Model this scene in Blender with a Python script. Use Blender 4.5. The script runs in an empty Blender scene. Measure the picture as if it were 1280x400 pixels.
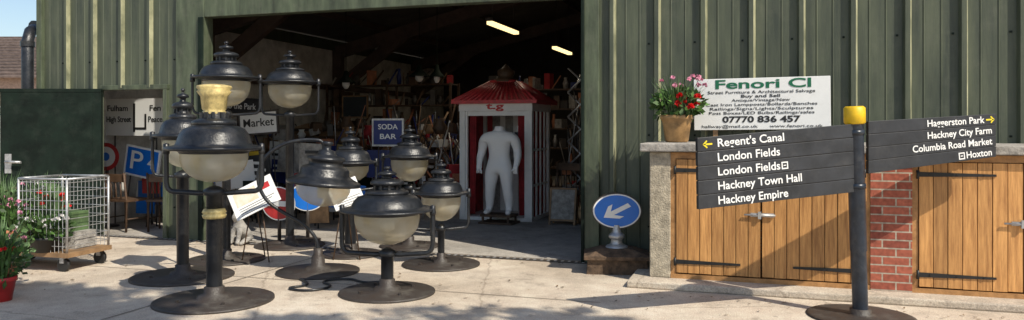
import bpy, math, random
from math import sin, cos, pi, radians
from mathutils import Matrix, Vector
random.seed(7)
R = random.random
def U(a,b): return a+(b-a)*R()
scene = bpy.context.scene
COL = scene.collection

# ------------------------------------------------------------ materials
def mat(name, col, rough=.7, metal=0.0, var=.15, scale=6.0, bump=.0, bscale=60.0, stretch=(1,1,1), col2=None, island=0.0, spec=.5, trans=0.0, coat=0.0, dust=None):
    m = bpy.data.materials.new(name); m.use_nodes = True
    nt = m.node_tree; N = nt.nodes; L = nt.links
    p = N['Principled BSDF']
    p.inputs['Roughness'].default_value = rough
    p.inputs['Metallic'].default_value = metal
    p.inputs['Specular IOR Level'].default_value = spec
    p.inputs['Transmission Weight'].default_value = trans
    p.inputs['Coat Weight'].default_value = coat
    tc = N.new('ShaderNodeTexCoord'); mp = N.new('ShaderNodeMapping')
    mp.inputs['Scale'].default_value = stretch
    L.new(tc.outputs['Object'], mp.inputs['Vector'])
    n = N.new('ShaderNodeTexNoise'); n.inputs['Scale'].default_value = scale; n.inputs['Detail'].default_value = 8; n.inputs['Roughness'].default_value=.65
    L.new(mp.outputs['Vector'], n.inputs['Vector'])
    r = N.new('ShaderNodeValToRGB')
    c2 = col2 if col2 else tuple(max(0,c*(1-var*1.6)) for c in col)
    c1 = tuple(min(1,c*(1+var)) for c in col)
    r.color_ramp.elements[0].position=.32; r.color_ramp.elements[1].position=.68
    r.color_ramp.elements[0].color = (*c2,1); r.color_ramp.elements[1].color=(*c1,1)
    L.new(n.outputs['Fac'], r.inputs['Fac'])
    out = r.outputs['Color']
    if island:
        g = N.new('ShaderNodeNewGeometry'); h = N.new('ShaderNodeHueSaturation')
        mr = N.new('ShaderNodeMapRange'); mr.inputs['To Min'].default_value=1-island; mr.inputs['To Max'].default_value=1+island
        L.new(g.outputs['Random Per Island'], mr.inputs['Value']); L.new(mr.outputs['Result'], h.inputs['Value'])
        L.new(out, h.inputs['Color']); out = h.outputs['Color']
    if dust:   # settled dust / grime patches: fine noise
        nd=N.new('ShaderNodeTexNoise'); nd.inputs['Scale'].default_value=dust[1]; nd.inputs['Detail'].default_value=10; nd.inputs['Roughness'].default_value=.75
        L.new(tc.outputs['Object'],nd.inputs['Vector'])
        rd=N.new('ShaderNodeMapRange'); rd.inputs['From Min'].default_value=.5; rd.inputs['From Max'].default_value=.75; rd.inputs['To Max'].default_value=dust[2]
        L.new(nd.outputs['Fac'],rd.inputs['Value']); mx=N.new('ShaderNodeMixRGB'); mx.inputs[2].default_value=(*dust[0],1)
        L.new(rd.outputs['Result'],mx.inputs[0]); L.new(out,mx.inputs[1]); out=mx.outputs[0]
    L.new(out, p.inputs['Base Color'])
    rr = N.new('ShaderNodeMapRange'); rr.inputs['To Min'].default_value=max(0,rough-.1); rr.inputs['To Max'].default_value=min(1,rough+.12)
    L.new(n.outputs['Fac'], rr.inputs['Value']); L.new(rr.outputs['Result'], p.inputs['Roughness'])
    if bump:
        n2 = N.new('ShaderNodeTexNoise'); n2.inputs['Scale'].default_value=bscale; n2.inputs['Detail'].default_value=5
        L.new(mp.outputs['Vector'], n2.inputs['Vector'])
        b = N.new('ShaderNodeBump'); b.inputs['Strength'].default_value=bump; b.inputs['Distance'].default_value=.02
        L.new(n2.outputs['Fac'], b.inputs['Height']); L.new(b.outputs['Normal'], p.inputs['Normal'])
    return m

def emis(name,col,s):
    m=bpy.data.materials.new(name); m.use_nodes=True; p=m.node_tree.nodes['Principled BSDF']
    p.inputs['Emission Color'].default_value=(*col,1); p.inputs['Emission Strength'].default_value=s; p.inputs['Base Color'].default_value=(*col,1)
    return m

black = mat('black_paint',(.015,.017,.021),.32,0,.3,9,.2,70,dust=((.13,.12,.105),5,.35))
blackd = mat('black_iron',(.028,.026,.025),.5,0,.5,7,.3,60,col2=(.05,.036,.028),dust=((.20,.17,.13),7,.45))
gold = mat('brass_cream',(.68,.53,.22),.4,.15,.3,14,dust=((.2,.16,.09),12,.5))
green = mat('green_sheet',(.078,.090,.056),.5,0,.30,2.2,.08,30,stretch=(3,3,.3),col2=(.036,.046,.033),dust=((.16,.16,.12),3,.3))
gedge = mat('rib_painted_highlight',(.34,.33,.20),.55,0,.3,3,0,30,stretch=(1,1,.6),col2=(.11,.12,.07))  # sun highlight painted as a paler colour on the ribs' right faces
greenl = mat('green_trim',(.085,.105,.062),.5,0,.35,3,stretch=(3,3,.5),dust=((.2,.19,.15),6,.3))
greend = mat('dark_green_door',(.007,.015,.010),.65,0,.4,2.5,spec=.2,dust=((.035,.045,.035),4,.5))
wood = mat('oak_boards',(.58,.30,.10),.55,0,.2,5,.2,40,stretch=(7,7,.5),col2=(.33,.145,.042),island=.22)
woodf = mat('oak_frame',(.46,.24,.09),.6,0,.2,5,.1,40,stretch=(2,5,2),col2=(.26,.125,.04))
dwood = mat('dark_wood',(.09,.05,.027),.6,0,.4,6,.1,30)
lwood = mat('light_wood',(.30,.18,.09),.6,0,.3,6,.1,30)
stone = mat('counter_stone',(.38,.35,.31),.85,0,.3,9,.5,50,dust=((.12,.11,.09),14,.6))
pier = mat('render_pier',(.46,.40,.30),.9,0,.3,12,.6,60,dust=((.2,.17,.13),16,.6))
white = mat('white_paint',(.78,.77,.74),.45,0,.06,5)
signw = mat('sign_white',(.82,.82,.80),.35,0,.04,3,dust=((.5,.47,.42),6,.3))
manw = mat('mannequin_white',(.86,.85,.83),.35,0,.03,3)
red = mat('red_paint',(.48,.03,.03),.45,0,.25,6)
tilered = mat('red_tiles',(.52,.04,.045),.45,0,.2,12,dust=((.2,.06,.05),10,.5))
curt = mat('red_curtain',(.40,.03,.035),.8,0,.3,6)
steel = mat('galvanised',(.5,.5,.5),.4,.6,.2,12)
steelp = mat('roof_steel',(.085,.055,.042),.6,0,.3,4)
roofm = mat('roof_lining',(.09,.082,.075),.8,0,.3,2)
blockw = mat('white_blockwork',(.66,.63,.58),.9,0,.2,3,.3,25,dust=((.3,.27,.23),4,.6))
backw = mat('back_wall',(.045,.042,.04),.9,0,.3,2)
yellow = mat('yellow_paint',(.80,.50,.01),.45,0,.1,8,dust=((.3,.2,.05),14,.5))
bluem = mat('sign_blue',(.01,.16,.62),.3,0,.08,5)
navy = mat('navy_blue',(.015,.03,.16),.4,0,.1,5)
postb = mat('post_blueblack',(.018,.028,.045),.33,0,.3,8,dust=((.12,.12,.12),12,.4))
board = mat('sign_charcoal',(.026,.028,.033),.42,0,.3,5,dust=((.09,.085,.08),9,.35))
txtw = mat('letter_white',(.80,.80,.78),.5,0,.02)
txtb = mat('letter_black',(.02,.02,.02),.5,0,.02)
txtg = mat('letter_green',(.005,.13,.06),.5,0,.02)
txtr = mat('letter_red',(.5,.02,.02),.5,0,.02)
txty = mat('letter_yellow',(.75,.6,.02),.5,0,.02)
terra = mat('terracotta',(.48,.19,.10),.8,0,.2,8,.2,40)
gpot = mat('glazed_tan_pot',(.40,.23,.09),.4,0,.35,6)
bpot = mat('black_plastic',(.02,.02,.02),.5)
leaf = mat('leaf',(.065,.14,.028),.6,0,.5,5,island=.5)
leaf2 = mat('leaf_greygreen',(.12,.20,.08),.65,0,.4,5,island=.4)
flr = mat('petal_red',(.62,.012,.012),.6,0,.2,5,island=.2)
flp = mat('petal_pink',(.70,.30,.42),.6,0,.2,5,island=.2)
flw = mat('petal_white',(.75,.72,.70),.6,0,.1,5)
bark = mat('bark',(.12,.09,.06),.9,0,.3,8,.5,20)
rust = mat('rusty_block',(.12,.075,.045),.85,0,.5,9,.4,40)
stst = mat('weathered_stone',(.36,.34,.31),.9,0,.3,12,.5,60)
roofslate= mat('roof_tiles_far',(.13,.095,.08),.8,0,.3,6)
farbrick = mat('far_brick',(.40,.28,.22),.9,0,.2,10)
glassd = mat('window_glass',(.03,.04,.05),.1,0,.1)
photo1 = mat('poster_print',(.40,.28,.16),.5,0,.9,9,col2=(.75,.74,.7))
hinge = mat('hinge_black',(.015,.015,.015),.5)
litter = mat('leaf_litter',(.16,.10,.05),.8,0,.4,5,island=.5)

# lamp bowls: aged clear acrylic
bowl = bpy.data.materials.new('lamp_bowl'); bowl.use_nodes=True
nt=bowl.node_tree; nn=nt.nodes; ll=nt.links; p=nn['Principled BSDF']
nz=nn.new('ShaderNodeTexNoise'); nz.inputs['Scale'].default_value=4; nz.inputs['Detail'].default_value=6; rp=nn.new('ShaderNodeValToRGB')
rp.color_ramp.elements[0].position=.33; rp.color_ramp.elements[1].position=.58
rp.color_ramp.elements[0].color=(.86,.74,.48,1); rp.color_ramp.elements[1].color=(.95,.92,.80,1)
tc=nn.new('ShaderNodeTexCoord'); ll.new(tc.outputs['Object'],nz.inputs['Vector']); ll.new(nz.outputs['Fac'],rp.inputs['Fac']); ll.new(rp.outputs['Color'],p.inputs['Base Color'])
p.inputs['Roughness'].default_value=.10; p.inputs['Coat Weight'].default_value=.8; p.inputs['Coat Roughness'].default_value=.04
tr=nn.new('ShaderNodeBsdfTranslucent'); ll.new(rp.outputs['Color'],tr.inputs['Color'])
tp=nn.new('ShaderNodeBsdfTransparent'); tp.inputs['Color'].default_value=(.98,.95,.87,1)
m1=nn.new('ShaderNodeMixShader'); m1.inputs[0].default_value=.55
m2=nn.new('ShaderNodeMixShader'); m2.inputs[0].default_value=.45
ll.new(p.outputs[0],m1.inputs[1]); ll.new(tr.outputs[0],m1.inputs[2]); ll.new(m1.outputs[0],m2.inputs[1]); ll.new(tp.outputs[0],m2.inputs[2])
ll.new(m2.outputs[0],nn['Material Output'].inputs['Surface'])

def brickmat():
    m=bpy.data.materials.new('red_brick'); m.use_nodes=True; N=m.node_tree.nodes; L=m.node_tree.links; p=N['Principled BSDF']
    tc=N.new('ShaderNodeTexCoord'); sx=N.new('ShaderNodeSeparateXYZ'); cb=N.new('ShaderNodeCombineXYZ'); ad=N.new('ShaderNodeMath')
    L.new(tc.outputs['Object'],sx.inputs[0]); L.new(sx.outputs['X'],ad.inputs[0]); L.new(sx.outputs['Y'],ad.inputs[1])
    L.new(ad.outputs[0],cb.inputs['X']); L.new(sx.outputs['Z'],cb.inputs['Y'])
    b=N.new('ShaderNodeTexBrick'); b.inputs['Scale'].default_value=1; b.inputs['Brick Width'].default_value=.23; b.inputs['Row Height'].default_value=.078
    b.inputs['Mortar Size'].default_value=.007; b.inputs['Color1'].default_value=(.42,.12,.07,1); b.inputs['Color2'].default_value=(.26,.065,.04,1); b.inputs['Mortar'].default_value=(.42,.36,.28,1)
    L.new(cb.outputs[0],b.inputs['Vector'])
    n=N.new('ShaderNodeTexNoise'); n.inputs['Scale'].default_value=25; L.new(tc.outputs['Object'],n.inputs['Vector'])
    mx=N.new('ShaderNodeMixRGB'); mx.blend_type='OVERLAY'; mx.inputs[0].default_value=.6; L.new(b.outputs['Color'],mx.inputs[1]); L.new(n.outputs['Fac'],mx.inputs[2])
    L.new(mx.outputs[0],p.inputs['Base Color']); p.inputs['Roughness'].default_value=.85
    bp=N.new('ShaderNodeBump'); bp.invert=True; bp.inputs['Strength'].default_value=.7; bp.inputs['Distance'].default_value=.01; L.new(b.outputs['Fac'],bp.inputs['Height']); L.new(bp.outputs[0],p.inputs['Normal'])
    return m
brick=brickmat()

def groundmat(name, a, b, dark, seedoff=0):
    m=bpy.data.materials.new(name); m.use_nodes=True; N=m.node_tree.nodes; L=m.node_tree.links; p=N['Principled BSDF']
    tc=N.new('ShaderNodeTexCoord')
    def noise(sc,det=8,off=0,ro=.62):
        n=N.new('ShaderNodeTexNoise'); n.noise_dimensions='4D'; n.inputs['W'].default_value=off+seedoff; n.inputs['Scale'].default_value=sc; n.inputs['Detail'].default_value=det; n.inputs['Roughness'].default_value=ro
        L.new(tc.outputs['Object'],n.inputs['Vector']); return n
    n1=noise(.7); n2=noise(4,10,3,.75); n3=noise(80,3,5); n4=noise(.9,12,9,.7); n5=noise(2.6,12,14,.72)
    r=N.new('ShaderNodeValToRGB'); r.color_ramp.elements[0].position=.40; r.color_ramp.elements[1].position=.60
    r.color_ramp.elements[0].color=(*a,1); r.color_ramp.elements[1].color=(*b,1); L.new(n1.outputs['Fac'],r.inputs['Fac'])
    def ramp(n,lo,hi,mxv):
        q=N.new('ShaderNodeMapRange'); q.inputs['From Min'].default_value=lo; q.inputs['From Max'].default_value=hi; q.inputs['To Max'].default_value=mxv; L.new(n.outputs['Fac'],q.inputs['Value']); return q
    def mix(c,fac,col,bt='MIX'):
        x=N.new('ShaderNodeMixRGB'); x.blend_type=bt
        if hasattr(fac,'outputs'): L.new(fac.outputs[0],x.inputs[0])
        else: x.inputs[0].default_value=fac
        L.new(c,x.inputs[1])
        if isinstance(col,tuple): x.inputs[2].default_value=(*col,1)
        else: L.new(col,x.inputs[2])
        return x.outputs[0]
    c=mix(r.outputs['Color'],ramp(n4,.48,.66,.75),dark)
    c=mix(c,ramp(n5,.55,.64,.55),tuple(x*.8 for x in dark))
    c=mix(c,.55,n2.outputs['Fac'],'OVERLAY'); c=mix(c,.85,n3.outputs['Fac'],'OVERLAY')
    v=N.new('ShaderNodeTexVoronoi'); v.feature='DISTANCE_TO_EDGE'; v.inputs['Scale'].default_value=.3
    mpn=N.new('ShaderNodeMixRGB'); mpn.inputs[0].default_value=.15; L.new(tc.outputs['Object'],mpn.inputs[1]); L.new(n2.outputs['Color'],mpn.inputs[2]); L.new(mpn.outputs[0],v.inputs['Vector'])
    cr=N.new('ShaderNodeValToRGB'); cr.color_ramp.elements[0].position=0; cr.color_ramp.elements[1].position=.004; cr.color_ramp.elements[0].color=(.55,.52,.5,1); L.new(v.outputs['Distance'],cr.inputs['Fac'])
    c=mix(c,.7,cr.outputs[0],'MULTIPLY')
    # small dark spots: chewing gum, oil drips
    v2=N.new('ShaderNodeTexVoronoi'); v2.inputs['Scale'].default_value=3.2; L.new(tc.outputs['Object'],v2.inputs['Vector'])
    sp=N.new('ShaderNodeMapRange'); sp.inputs['From Min'].default_value=.05; sp.inputs['From Max'].default_value=.09; sp.inputs['To Min'].default_value=.55; sp.inputs['To Max'].default_value=0; L.new(v2.outputs['Distance'],sp.inputs['Value'])
    c=mix(c,sp,tuple(x*.6 for x in dark))
    L.new(c,p.inputs['Base Color']); p.inputs['Roughness'].default_value=.9
    bp=N.new('ShaderNodeBump'); bp.inputs['Strength'].default_value=.6; bp.inputs['Distance'].default_value=.012; L.new(n3.outputs['Fac'],bp.inputs['Height']); L.new(bp.outputs[0],p.inputs['Normal'])
    return m
gmat=groundmat('yard_concrete',(.52,.43,.33),(.65,.56,.45),(.36,.295,.23))
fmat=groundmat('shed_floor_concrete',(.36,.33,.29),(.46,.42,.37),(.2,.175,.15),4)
kmat=groundmat('kerb_concrete',(.48,.41,.32),(.60,.52,.42),(.32,.27,.22),8)

# ------------------------------------------------------------ mesh builder
class M:
    def __init__(s): s.v=[]; s.f=[]; s.mi=[]; s.sm=[]
    def face(s,idx,mi=0,sm=False): s.f.append(idx); s.mi.append(mi); s.sm.append(sm)
    def box(s,c,d,mi=0,rz=0,ry=0,rx=0):
        b=len(s.v); mt=Matrix.Translation(c)@Matrix.Rotation(rz,4,'Z')@Matrix.Rotation(ry,4,'Y')@Matrix.Rotation(rx,4,'X')
        for x in(-.5,.5):
            for y in(-.5,.5):
                for z in(-.5,.5): s.v.append(mt@Vector((x*d[0],y*d[1],z*d[2])))
        for q in((0,1,3,2),(4,6,7,5),(0,4,5,1),(2,3,7,6),(0,2,6,4),(1,5,7,3)): s.face([b+i for i in q],mi)
    def bb(s,x0,x1,y0,y1,z0,z1,mi=0): s.box(((x0+x1)/2,(y0+y1)/2,(z0+z1)/2),(abs(x1-x0),abs(y1-y0),abs(z1-z0)),mi)
    def lathe(s,c,prof,n=32,mi=0,sm=True,flute=0,tilt=None,sy=1.0):
        b=len(s.v); cx,cy,cz=c; T=tilt or Matrix.Identity(4)
        for r,z in prof:
            for k in range(n):
                a=2*pi*k/n; rr=r*(1-(flute if k%2 else 0))
                q=T@Vector((rr*cos(a),rr*sin(a)*sy,z)); s.v.append((cx+q.x,cy+q.y,cz+q.z))
        for i in range(len(prof)-1):
            for k in range(n):
                k2=(k+1)%n; s.face([b+i*n+k,b+i*n+k2,b+(i+1)*n+k2,b+(i+1)*n+k],mi,sm)
    def tube(s,pts,r,n=8,mi=0,cap=True):
        pts=[Vector(q) for q in pts]; b=len(s.v); rs=r if isinstance(r,(list,tuple)) else [r]*len(pts)
        up=None
        for i,q in enumerate(pts):
            d=(pts[min(i+1,len(pts)-1)]-pts[max(i-1,0)]).normalized()
            if up is None: up=Vector((0,0,1)) if abs(d.z)<.9 else Vector((0,1,0))
            a=d.cross(up)
            if a.length<1e-4: a=d.cross(Vector((1,0,0)))
            a.normalize(); c=a.cross(d).normalized(); up=c
            for k in range(n):
                t=2*pi*k/n; s.v.append(q+(a*cos(t)+c*sin(t))*rs[i])
        for i in range(len(pts)-1):
            for k in range(n):
                k2=(k+1)%n; s.face([b+i*n+k,b+i*n+k2,b+(i+1)*n+k2,b+(i+1)*n+k],mi,n>4)
        if cap:
            s.face([b+k for k in range(n)][::-1],mi); s.face([b+(len(pts)-1)*n+k for k in range(n)],mi)
    def quad(s,a,b_,c,d,mi=0):
        b=len(s.v); s.v+= [a,b_,c,d]; s.face([b,b+1,b+2,b+3],mi)
    def leaves(s,c,rad,n,size,mi=0,upbias=.3,shell=.4):
        for _ in range(n):
            while True:
                q=Vector((U(-1,1),U(-1,1),U(-1,1)))
                if shell<q.length<1: break
            pz=Vector((c[0]+q.x*rad[0],c[1]+q.y*rad[1],c[2]+q.z*rad[2]))
            d=(q.normalized()+Vector((U(-1,1),U(-1,1),U(-1,1)+upbias))*.9).normalized()
            w=d.cross(Vector((U(-1,1),U(-1,1),U(-1,1)))).normalized(); L=size*U(.6,1.4); W=L*.3
            b=len(s.v); s.v+=[pz,pz+d*L*.5+w*W,pz+d*L,pz+d*L*.5-w*W]; s.face([b,b+1,b+2,b+3],mi)
    def blades(s,c,n,h,spread,mi=0,w=.012):
        for _ in range(n):
            a=U(0,2*pi); r=U(0,.4)*spread; base=Vector((c[0]+r*cos(a),c[1]+r*sin(a),c[2])); hh=h*U(.6,1.1); o=Vector((cos(a),sin(a),0))*spread*U(.2,1)
            t=Vector((-sin(a),cos(a),0))*w
            b=len(s.v); mid=base+o*.4+Vector((0,0,hh*.6)); tip=base+o+Vector((0,0,hh))
            s.v+=[base-t*.6,base+t*.6,mid+t,mid-t,tip]; s.face([b,b+1,b+2,b+3],mi); s.face([b+3,b+2,b+4],mi)
    def flower(s,c,r,mi=0,n=14):
        for _ in range(n):
            d=Vector((U(-1,1),U(-1,1),U(-.3,1))).normalized(); w=d.cross(Vector((U(-1,1),U(-1,1),U(-1,1)))).normalized()
            cc=Vector(c); b=len(s.v); s.v+=[cc,cc+d*r*.6+w*r*.45,cc+d*r,cc+d*r*.6-w*r*.45]; s.face([b,b+1,b+2,b+3],mi)
    def obj(s,name,mats,parent=None,mw=None,bevel=0):
        me=bpy.data.meshes.new(name); me.from_pydata([tuple(q) for q in s.v],[],s.f)
        for m in mats: me.materials.append(m)
        for i,pl in enumerate(me.polygons): pl.material_index=s.mi[i]; pl.use_smooth=s.sm[i]
        me.update(); o=bpy.data.objects.new(name,me); COL.objects.link(o)
        if parent: o.parent=parent
        elif mw is not None: o.matrix_world=mw
        if bevel:
            b=o.modifiers.new('bevel','BEVEL'); b.width=bevel; b.segments=2; b.limit_method='ANGLE'
        return o
def empty(name,mw=Matrix.Identity(4)):
    o=bpy.data.objects.new(name,None); o.empty_display_size=.2; COL.objects.link(o); o.matrix_world=mw; return o
def text(name,body,size,m,parent,ml,align='LEFT',width=None,bold=.0):
    cu=bpy.data.curves.new(name,'FONT'); cu.body=body; cu.size=size; cu.extrude=.001; cu.offset=bold; cu.align_x=align; cu.align_y='CENTER'
    cu.materials.append(m); cu.resolution_u=4
    o=bpy.data.objects.new(name,cu); COL.objects.link(o); o.parent=parent
    if width:
        bpy.context.view_layer.update(); w=o.dimensions.x
        if w>0: ml=ml@Matrix.Diagonal((width/w,1,1,1))
    o.matrix_local=ml
    return o
FRONT=Matrix.Rotation(pi/2,4,'X')
def TL(x,y,z): return Matrix.Translation((x,y,z))
def RZ(a): return Matrix.Rotation(radians(a),4,'Z')
def smooth(p,it=3):
    p=[Vector(q) for q in p]
    for _ in range(it):
        n=[p[0]]
        for a,b in zip(p,p[1:]): n+= [a.lerp(b,.25),a.lerp(b,.75)]
        p=n+[p[-1]]
    return p

WM = TL(.94,8.94,0)@RZ(-18)   # shed frame: x along front wall, +y into the shed

# ------------------------------------------------------------ ground
g=M(); g.quad((-300,-300,0),(300,-300,0),(300,300,0),(-300,300,0)); g.obj('ground',[gmat])
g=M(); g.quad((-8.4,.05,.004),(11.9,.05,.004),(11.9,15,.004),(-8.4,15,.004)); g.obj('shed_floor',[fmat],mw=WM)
g=M(); g.bb(-8.9,.55,-.13,-.03,-.05,.012,0)
for i in range(110):
    x=-8.85+i*.085; g.bb(x,x+.03,-.115,-.045,.0121,.016,1)
g.obj('drainage_channel',[blackd,steel],mw=WM)
g=M()
g.quad((-12,-2.02,.004),(.5,-2.0,.004),(.5,-1.988,.004),(-12,-2.008,.004)); g.quad((-3.3,-6,.0045),(-3.285,-6,.0045),(-3.285,-.2,.0045),(-3.3,-.2,.0045))
g.obj('concrete_joint',[mat('joint_dark',(.22,.18,.14),.9)],mw=WM)
g=M()
for _ in range(700):
    x=U(-9,6.5); y=U(-3.2,-.15) if R()<.5 else -abs(random.gauss(0,.25))-.15
    if x>.5: y-=1.25
    a=U(0,6.28); s_=U(.006,.026); d=Vector((cos(a),sin(a),U(-.1,.3)))*s_; w_=Vector((-sin(a),cos(a),U(-.2,.2)))*s_*.5; c0=Vector((x,y,.012))
    b=len(g.v); g.v+=[c0-d,c0+w_,c0+d,c0-w_]; g.face([b,b+1,b+2,b+3],0)
g.obj('leaf_litter',[litter],mw=WM)

# ------------------------------------------------------------ shed
shed=empty('metal_shed',WM)
def ztop(t): return 3.8+.22*(t+8.47) if t<1.8 else 3.8+.22*(1.8+8.47)-.22*(t-1.8)
def corr(mb,x0,x1,z0,y=0,phase=.765,z1=None):
    pts=[]; k=math.floor((x0-phase)/.515)-1
    while phase+k*.515 < x1+.6:
        c=phase+k*.515
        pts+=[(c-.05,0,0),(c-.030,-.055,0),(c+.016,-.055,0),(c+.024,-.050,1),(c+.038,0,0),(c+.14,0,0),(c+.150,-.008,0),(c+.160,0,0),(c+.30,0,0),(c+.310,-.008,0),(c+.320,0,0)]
        k+=1
    pts=[q for q in pts if x0<q[0]<x1]; pts=[(x0,0,0)]+pts+[(x1,0,0)]
    b=len(mb.v)
    for x,dy,_ in pts:
        mb.v.append((x,y+dy,z0)); mb.v.append((x,y+dy,z1 if z1 else ztop(x)))
    for i in range(len(pts)-1): mb.face([b+2*i,b+2*i+2,b+2*i+3,b+2*i+1],1 if pts[i+1][2] or pts[i][2] else 0)  # right rib faces take the painted highlight colour
w=M()
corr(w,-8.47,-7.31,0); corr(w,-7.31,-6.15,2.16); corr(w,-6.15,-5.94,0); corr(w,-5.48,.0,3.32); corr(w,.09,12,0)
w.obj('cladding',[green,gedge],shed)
w=M()
w.bb(-5.95,-5.47,-.07,.12,0,3.42); w.bb(-.11,.10,-.08,.14,0,3.42); w.bb(-5.47,-.11,-.065,.1,3.12,3.40)
w.bb(-5.55,-5.47,-.10,-.07,0,3.12,1); w.bb(-.11,-.07,-.11,-.08,0,3.12,1)
w.bb(-7.34,-6.12,-.05,.08,2.13,2.2); w.bb(-6.2,-6.13,-.05,.08,0,2.13)
w.bb(-8.56,-8.46,-.06,.3,0,3.75)
w.obj('door_trim',[greenl,greend],shed,bevel=.008)
w=M()
for k in range(-18,22):
    for z in (.45,1.5,2.55):
        x=.765+k*.515-.1
        if (x>.15 or x<-6.0) and x>-8.4:
            if -7.35<x<-6.1 and z<2.2: continue
            w.box((x,-.006,z),(.022,.012,.02))
w.obj('fixings',[greend],shed)
w=M(); w.quad((-8.47,0,0),(-8.47,15,0),(-8.47,15,3.8),(-8.47,0,3.8)); w.obj('side_cladding',[green],shed)
w=M(); w.bb(-8.44,-8.3,.05,15,0,3.5)
w.obj('side_blockwork',[blockw],shed)
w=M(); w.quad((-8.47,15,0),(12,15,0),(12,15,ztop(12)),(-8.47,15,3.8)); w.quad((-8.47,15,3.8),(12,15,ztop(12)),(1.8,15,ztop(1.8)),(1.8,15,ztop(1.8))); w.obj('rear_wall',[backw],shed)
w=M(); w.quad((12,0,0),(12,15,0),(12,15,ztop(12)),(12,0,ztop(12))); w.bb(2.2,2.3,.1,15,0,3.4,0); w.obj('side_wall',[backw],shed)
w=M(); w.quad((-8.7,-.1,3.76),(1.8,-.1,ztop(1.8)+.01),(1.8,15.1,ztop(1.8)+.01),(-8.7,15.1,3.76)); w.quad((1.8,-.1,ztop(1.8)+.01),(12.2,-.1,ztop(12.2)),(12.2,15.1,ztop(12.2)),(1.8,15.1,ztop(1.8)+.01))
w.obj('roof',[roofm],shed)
w=M()
def beam(mb,a,b,s1,s2,mi=0):
    a=Vector(a);b=Vector(b);d=b-a; L=d.length; ry=-math.atan2(d.z,math.hypot(d.x,d.y)); rz=math.atan2(d.y,d.x)
    mb.box((a+b)/2,(L,s1,s2),mi,rz=rz,ry=ry)
for q in (3.2,8.0,12.5):
    w.bb(-8.28,-8.05,q-.1,q+.1,0,3.5)
    beam(w,(-8.2,q,3.45),(1.8,q,ztop(1.8)-.25),.16,.3)
    beam(w,(1.8,q,ztop(1.8)-.25),(12,q,ztop(12)-.25),.16,.3)
    beam(w,(-8.2,q,2.55),(-6.3,q,3.85),.14,.28)
for t in (-7,-5,-3,-1,.8): w.bb(t-.04,t+.04,.1,14.9,ztop(t)-.17,ztop(t)-.04)
w.obj('portal_frame',[steelp],shed)
w=M(); w.bb(-8.25,-8.1,.3,14.5,2.5,2.62); w.bb(-8.2,2,14.8,14.9,2.2,2.35)
w.obj('cable_tray',[steelp],shed)
w=M(); w.tube([(-8.98,.35,3.14),(-8.9,.2,3.12),(-8.72,-.02,3.05),(-8.68,-.1,2.9),(-8.68,-.1,.0)],.085,12); w.tube([(-9.0,.25,3.17),(-9.0,6,3.17)],.1,10)
for z in(2.85,1.6): w.lathe((-8.68,-.1,z),[(.1,-.04),(.1,.04)],14)
w.obj('drainpipe',[black],mw=WM)
for y0 in (4.5,9.2):
    e=M(); e.bb(-2.97,-2.83,y0,y0+1.7,3.56,3.62,0); e.bb(-2.955,-2.845,y0+.03,y0+1.67,3.50,3.56,1)
    e.tube([(-2.9,y0+.2,3.62),(-2.9,y0+.2,4.8)],.01,6,0); e.tube([(-2.9,y0+1.5,3.62),(-2.9,y0+1.5,4.8)],.01,6,0)
    o=e.obj('strip_light',[blackd,emis('tube_glow',(1,.74,.33),2.0)],mw=WM)
    li=bpy.data.lights.new('tube_lamp','AREA'); li.shape='RECTANGLE'; li.size=.12; li.size_y=1.6; li.energy=17; li.color=(1,.86,.66)
    lo=bpy.data.objects.new('tube_lamp',li); COL.objects.link(lo); lo.parent=o; lo.location=(-2.9,y0+.85,3.48)

dr=empty('green_door',TL(-6.0,11.12,0)@RZ(2))
w=M(); w.bb(-1.44,0,-.03,.03,.03,2.13,0); w.bb(-1.46,.0,-.036,.036,2.1,2.15,0); w.bb(-1.30,-.12,-.034,-.03,.2,1.95,0)
w.obj('leaf',[greend],dr,bevel=.006)
w=M(); w.bb(-1.36,-1.27,-.05,-.031,.92,1.2); w.tube([(-1.32,-.03,1.09),(-1.32,-.1,1.09),(-1.10,-.1,1.08)],.02,8)
w.obj('handle',[steel],dr)

h=M(); hx0,hx1,hy0,hy1=-34,-18.6,30,38
h.bb(hx0,hx1,hy0,hy1,0,3.55,0)
h.quad((hx0-.3,hy0-.4,3.5),(hx1+.3,hy0-.4,3.5),(hx1+.3,(hy0+hy1)/2,5.6),(hx0-.3,(hy0+hy1)/2,5.6),1)
h.quad((hx0-.3,hy1+.4,3.5),(hx1+.3,hy1+.4,3.5),(hx1+.3,(hy0+hy1)/2,5.6),(hx0-.3,(hy0+hy1)/2,5.6),1)
b=len(h.v); h.v+=[(hx1,hy0,3.5),(hx1,hy1,3.5),(hx1,(hy0+hy1)/2,5.5)]; h.face([b,b+1,b+2],0)
for x in (-22.5,-20,-25,-28):
    h.bb(x-.6,x+.6,hy0-.03,hy0,1,2.4,3); h.bb(x-.5,x+.5,hy0-.05,hy0-.03,1.1,2.3,2)
for i in range(14): h.bb(hx0-.3,hx1+.3,hy0-.42+i*.31,hy0-.40+i*.31,3.5+i*.155,3.56+i*.155,1)
h.obj('brick_house',[farbrick,roofslate,glassd,white])
h=M(); h.bb(-16,-8.9,15.2,15.4,0,1.9); h.bb(-16,-8.9,15.15,15.45,1.9,1.98,1); h.obj('yard_wall',[blockw,stone])

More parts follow.
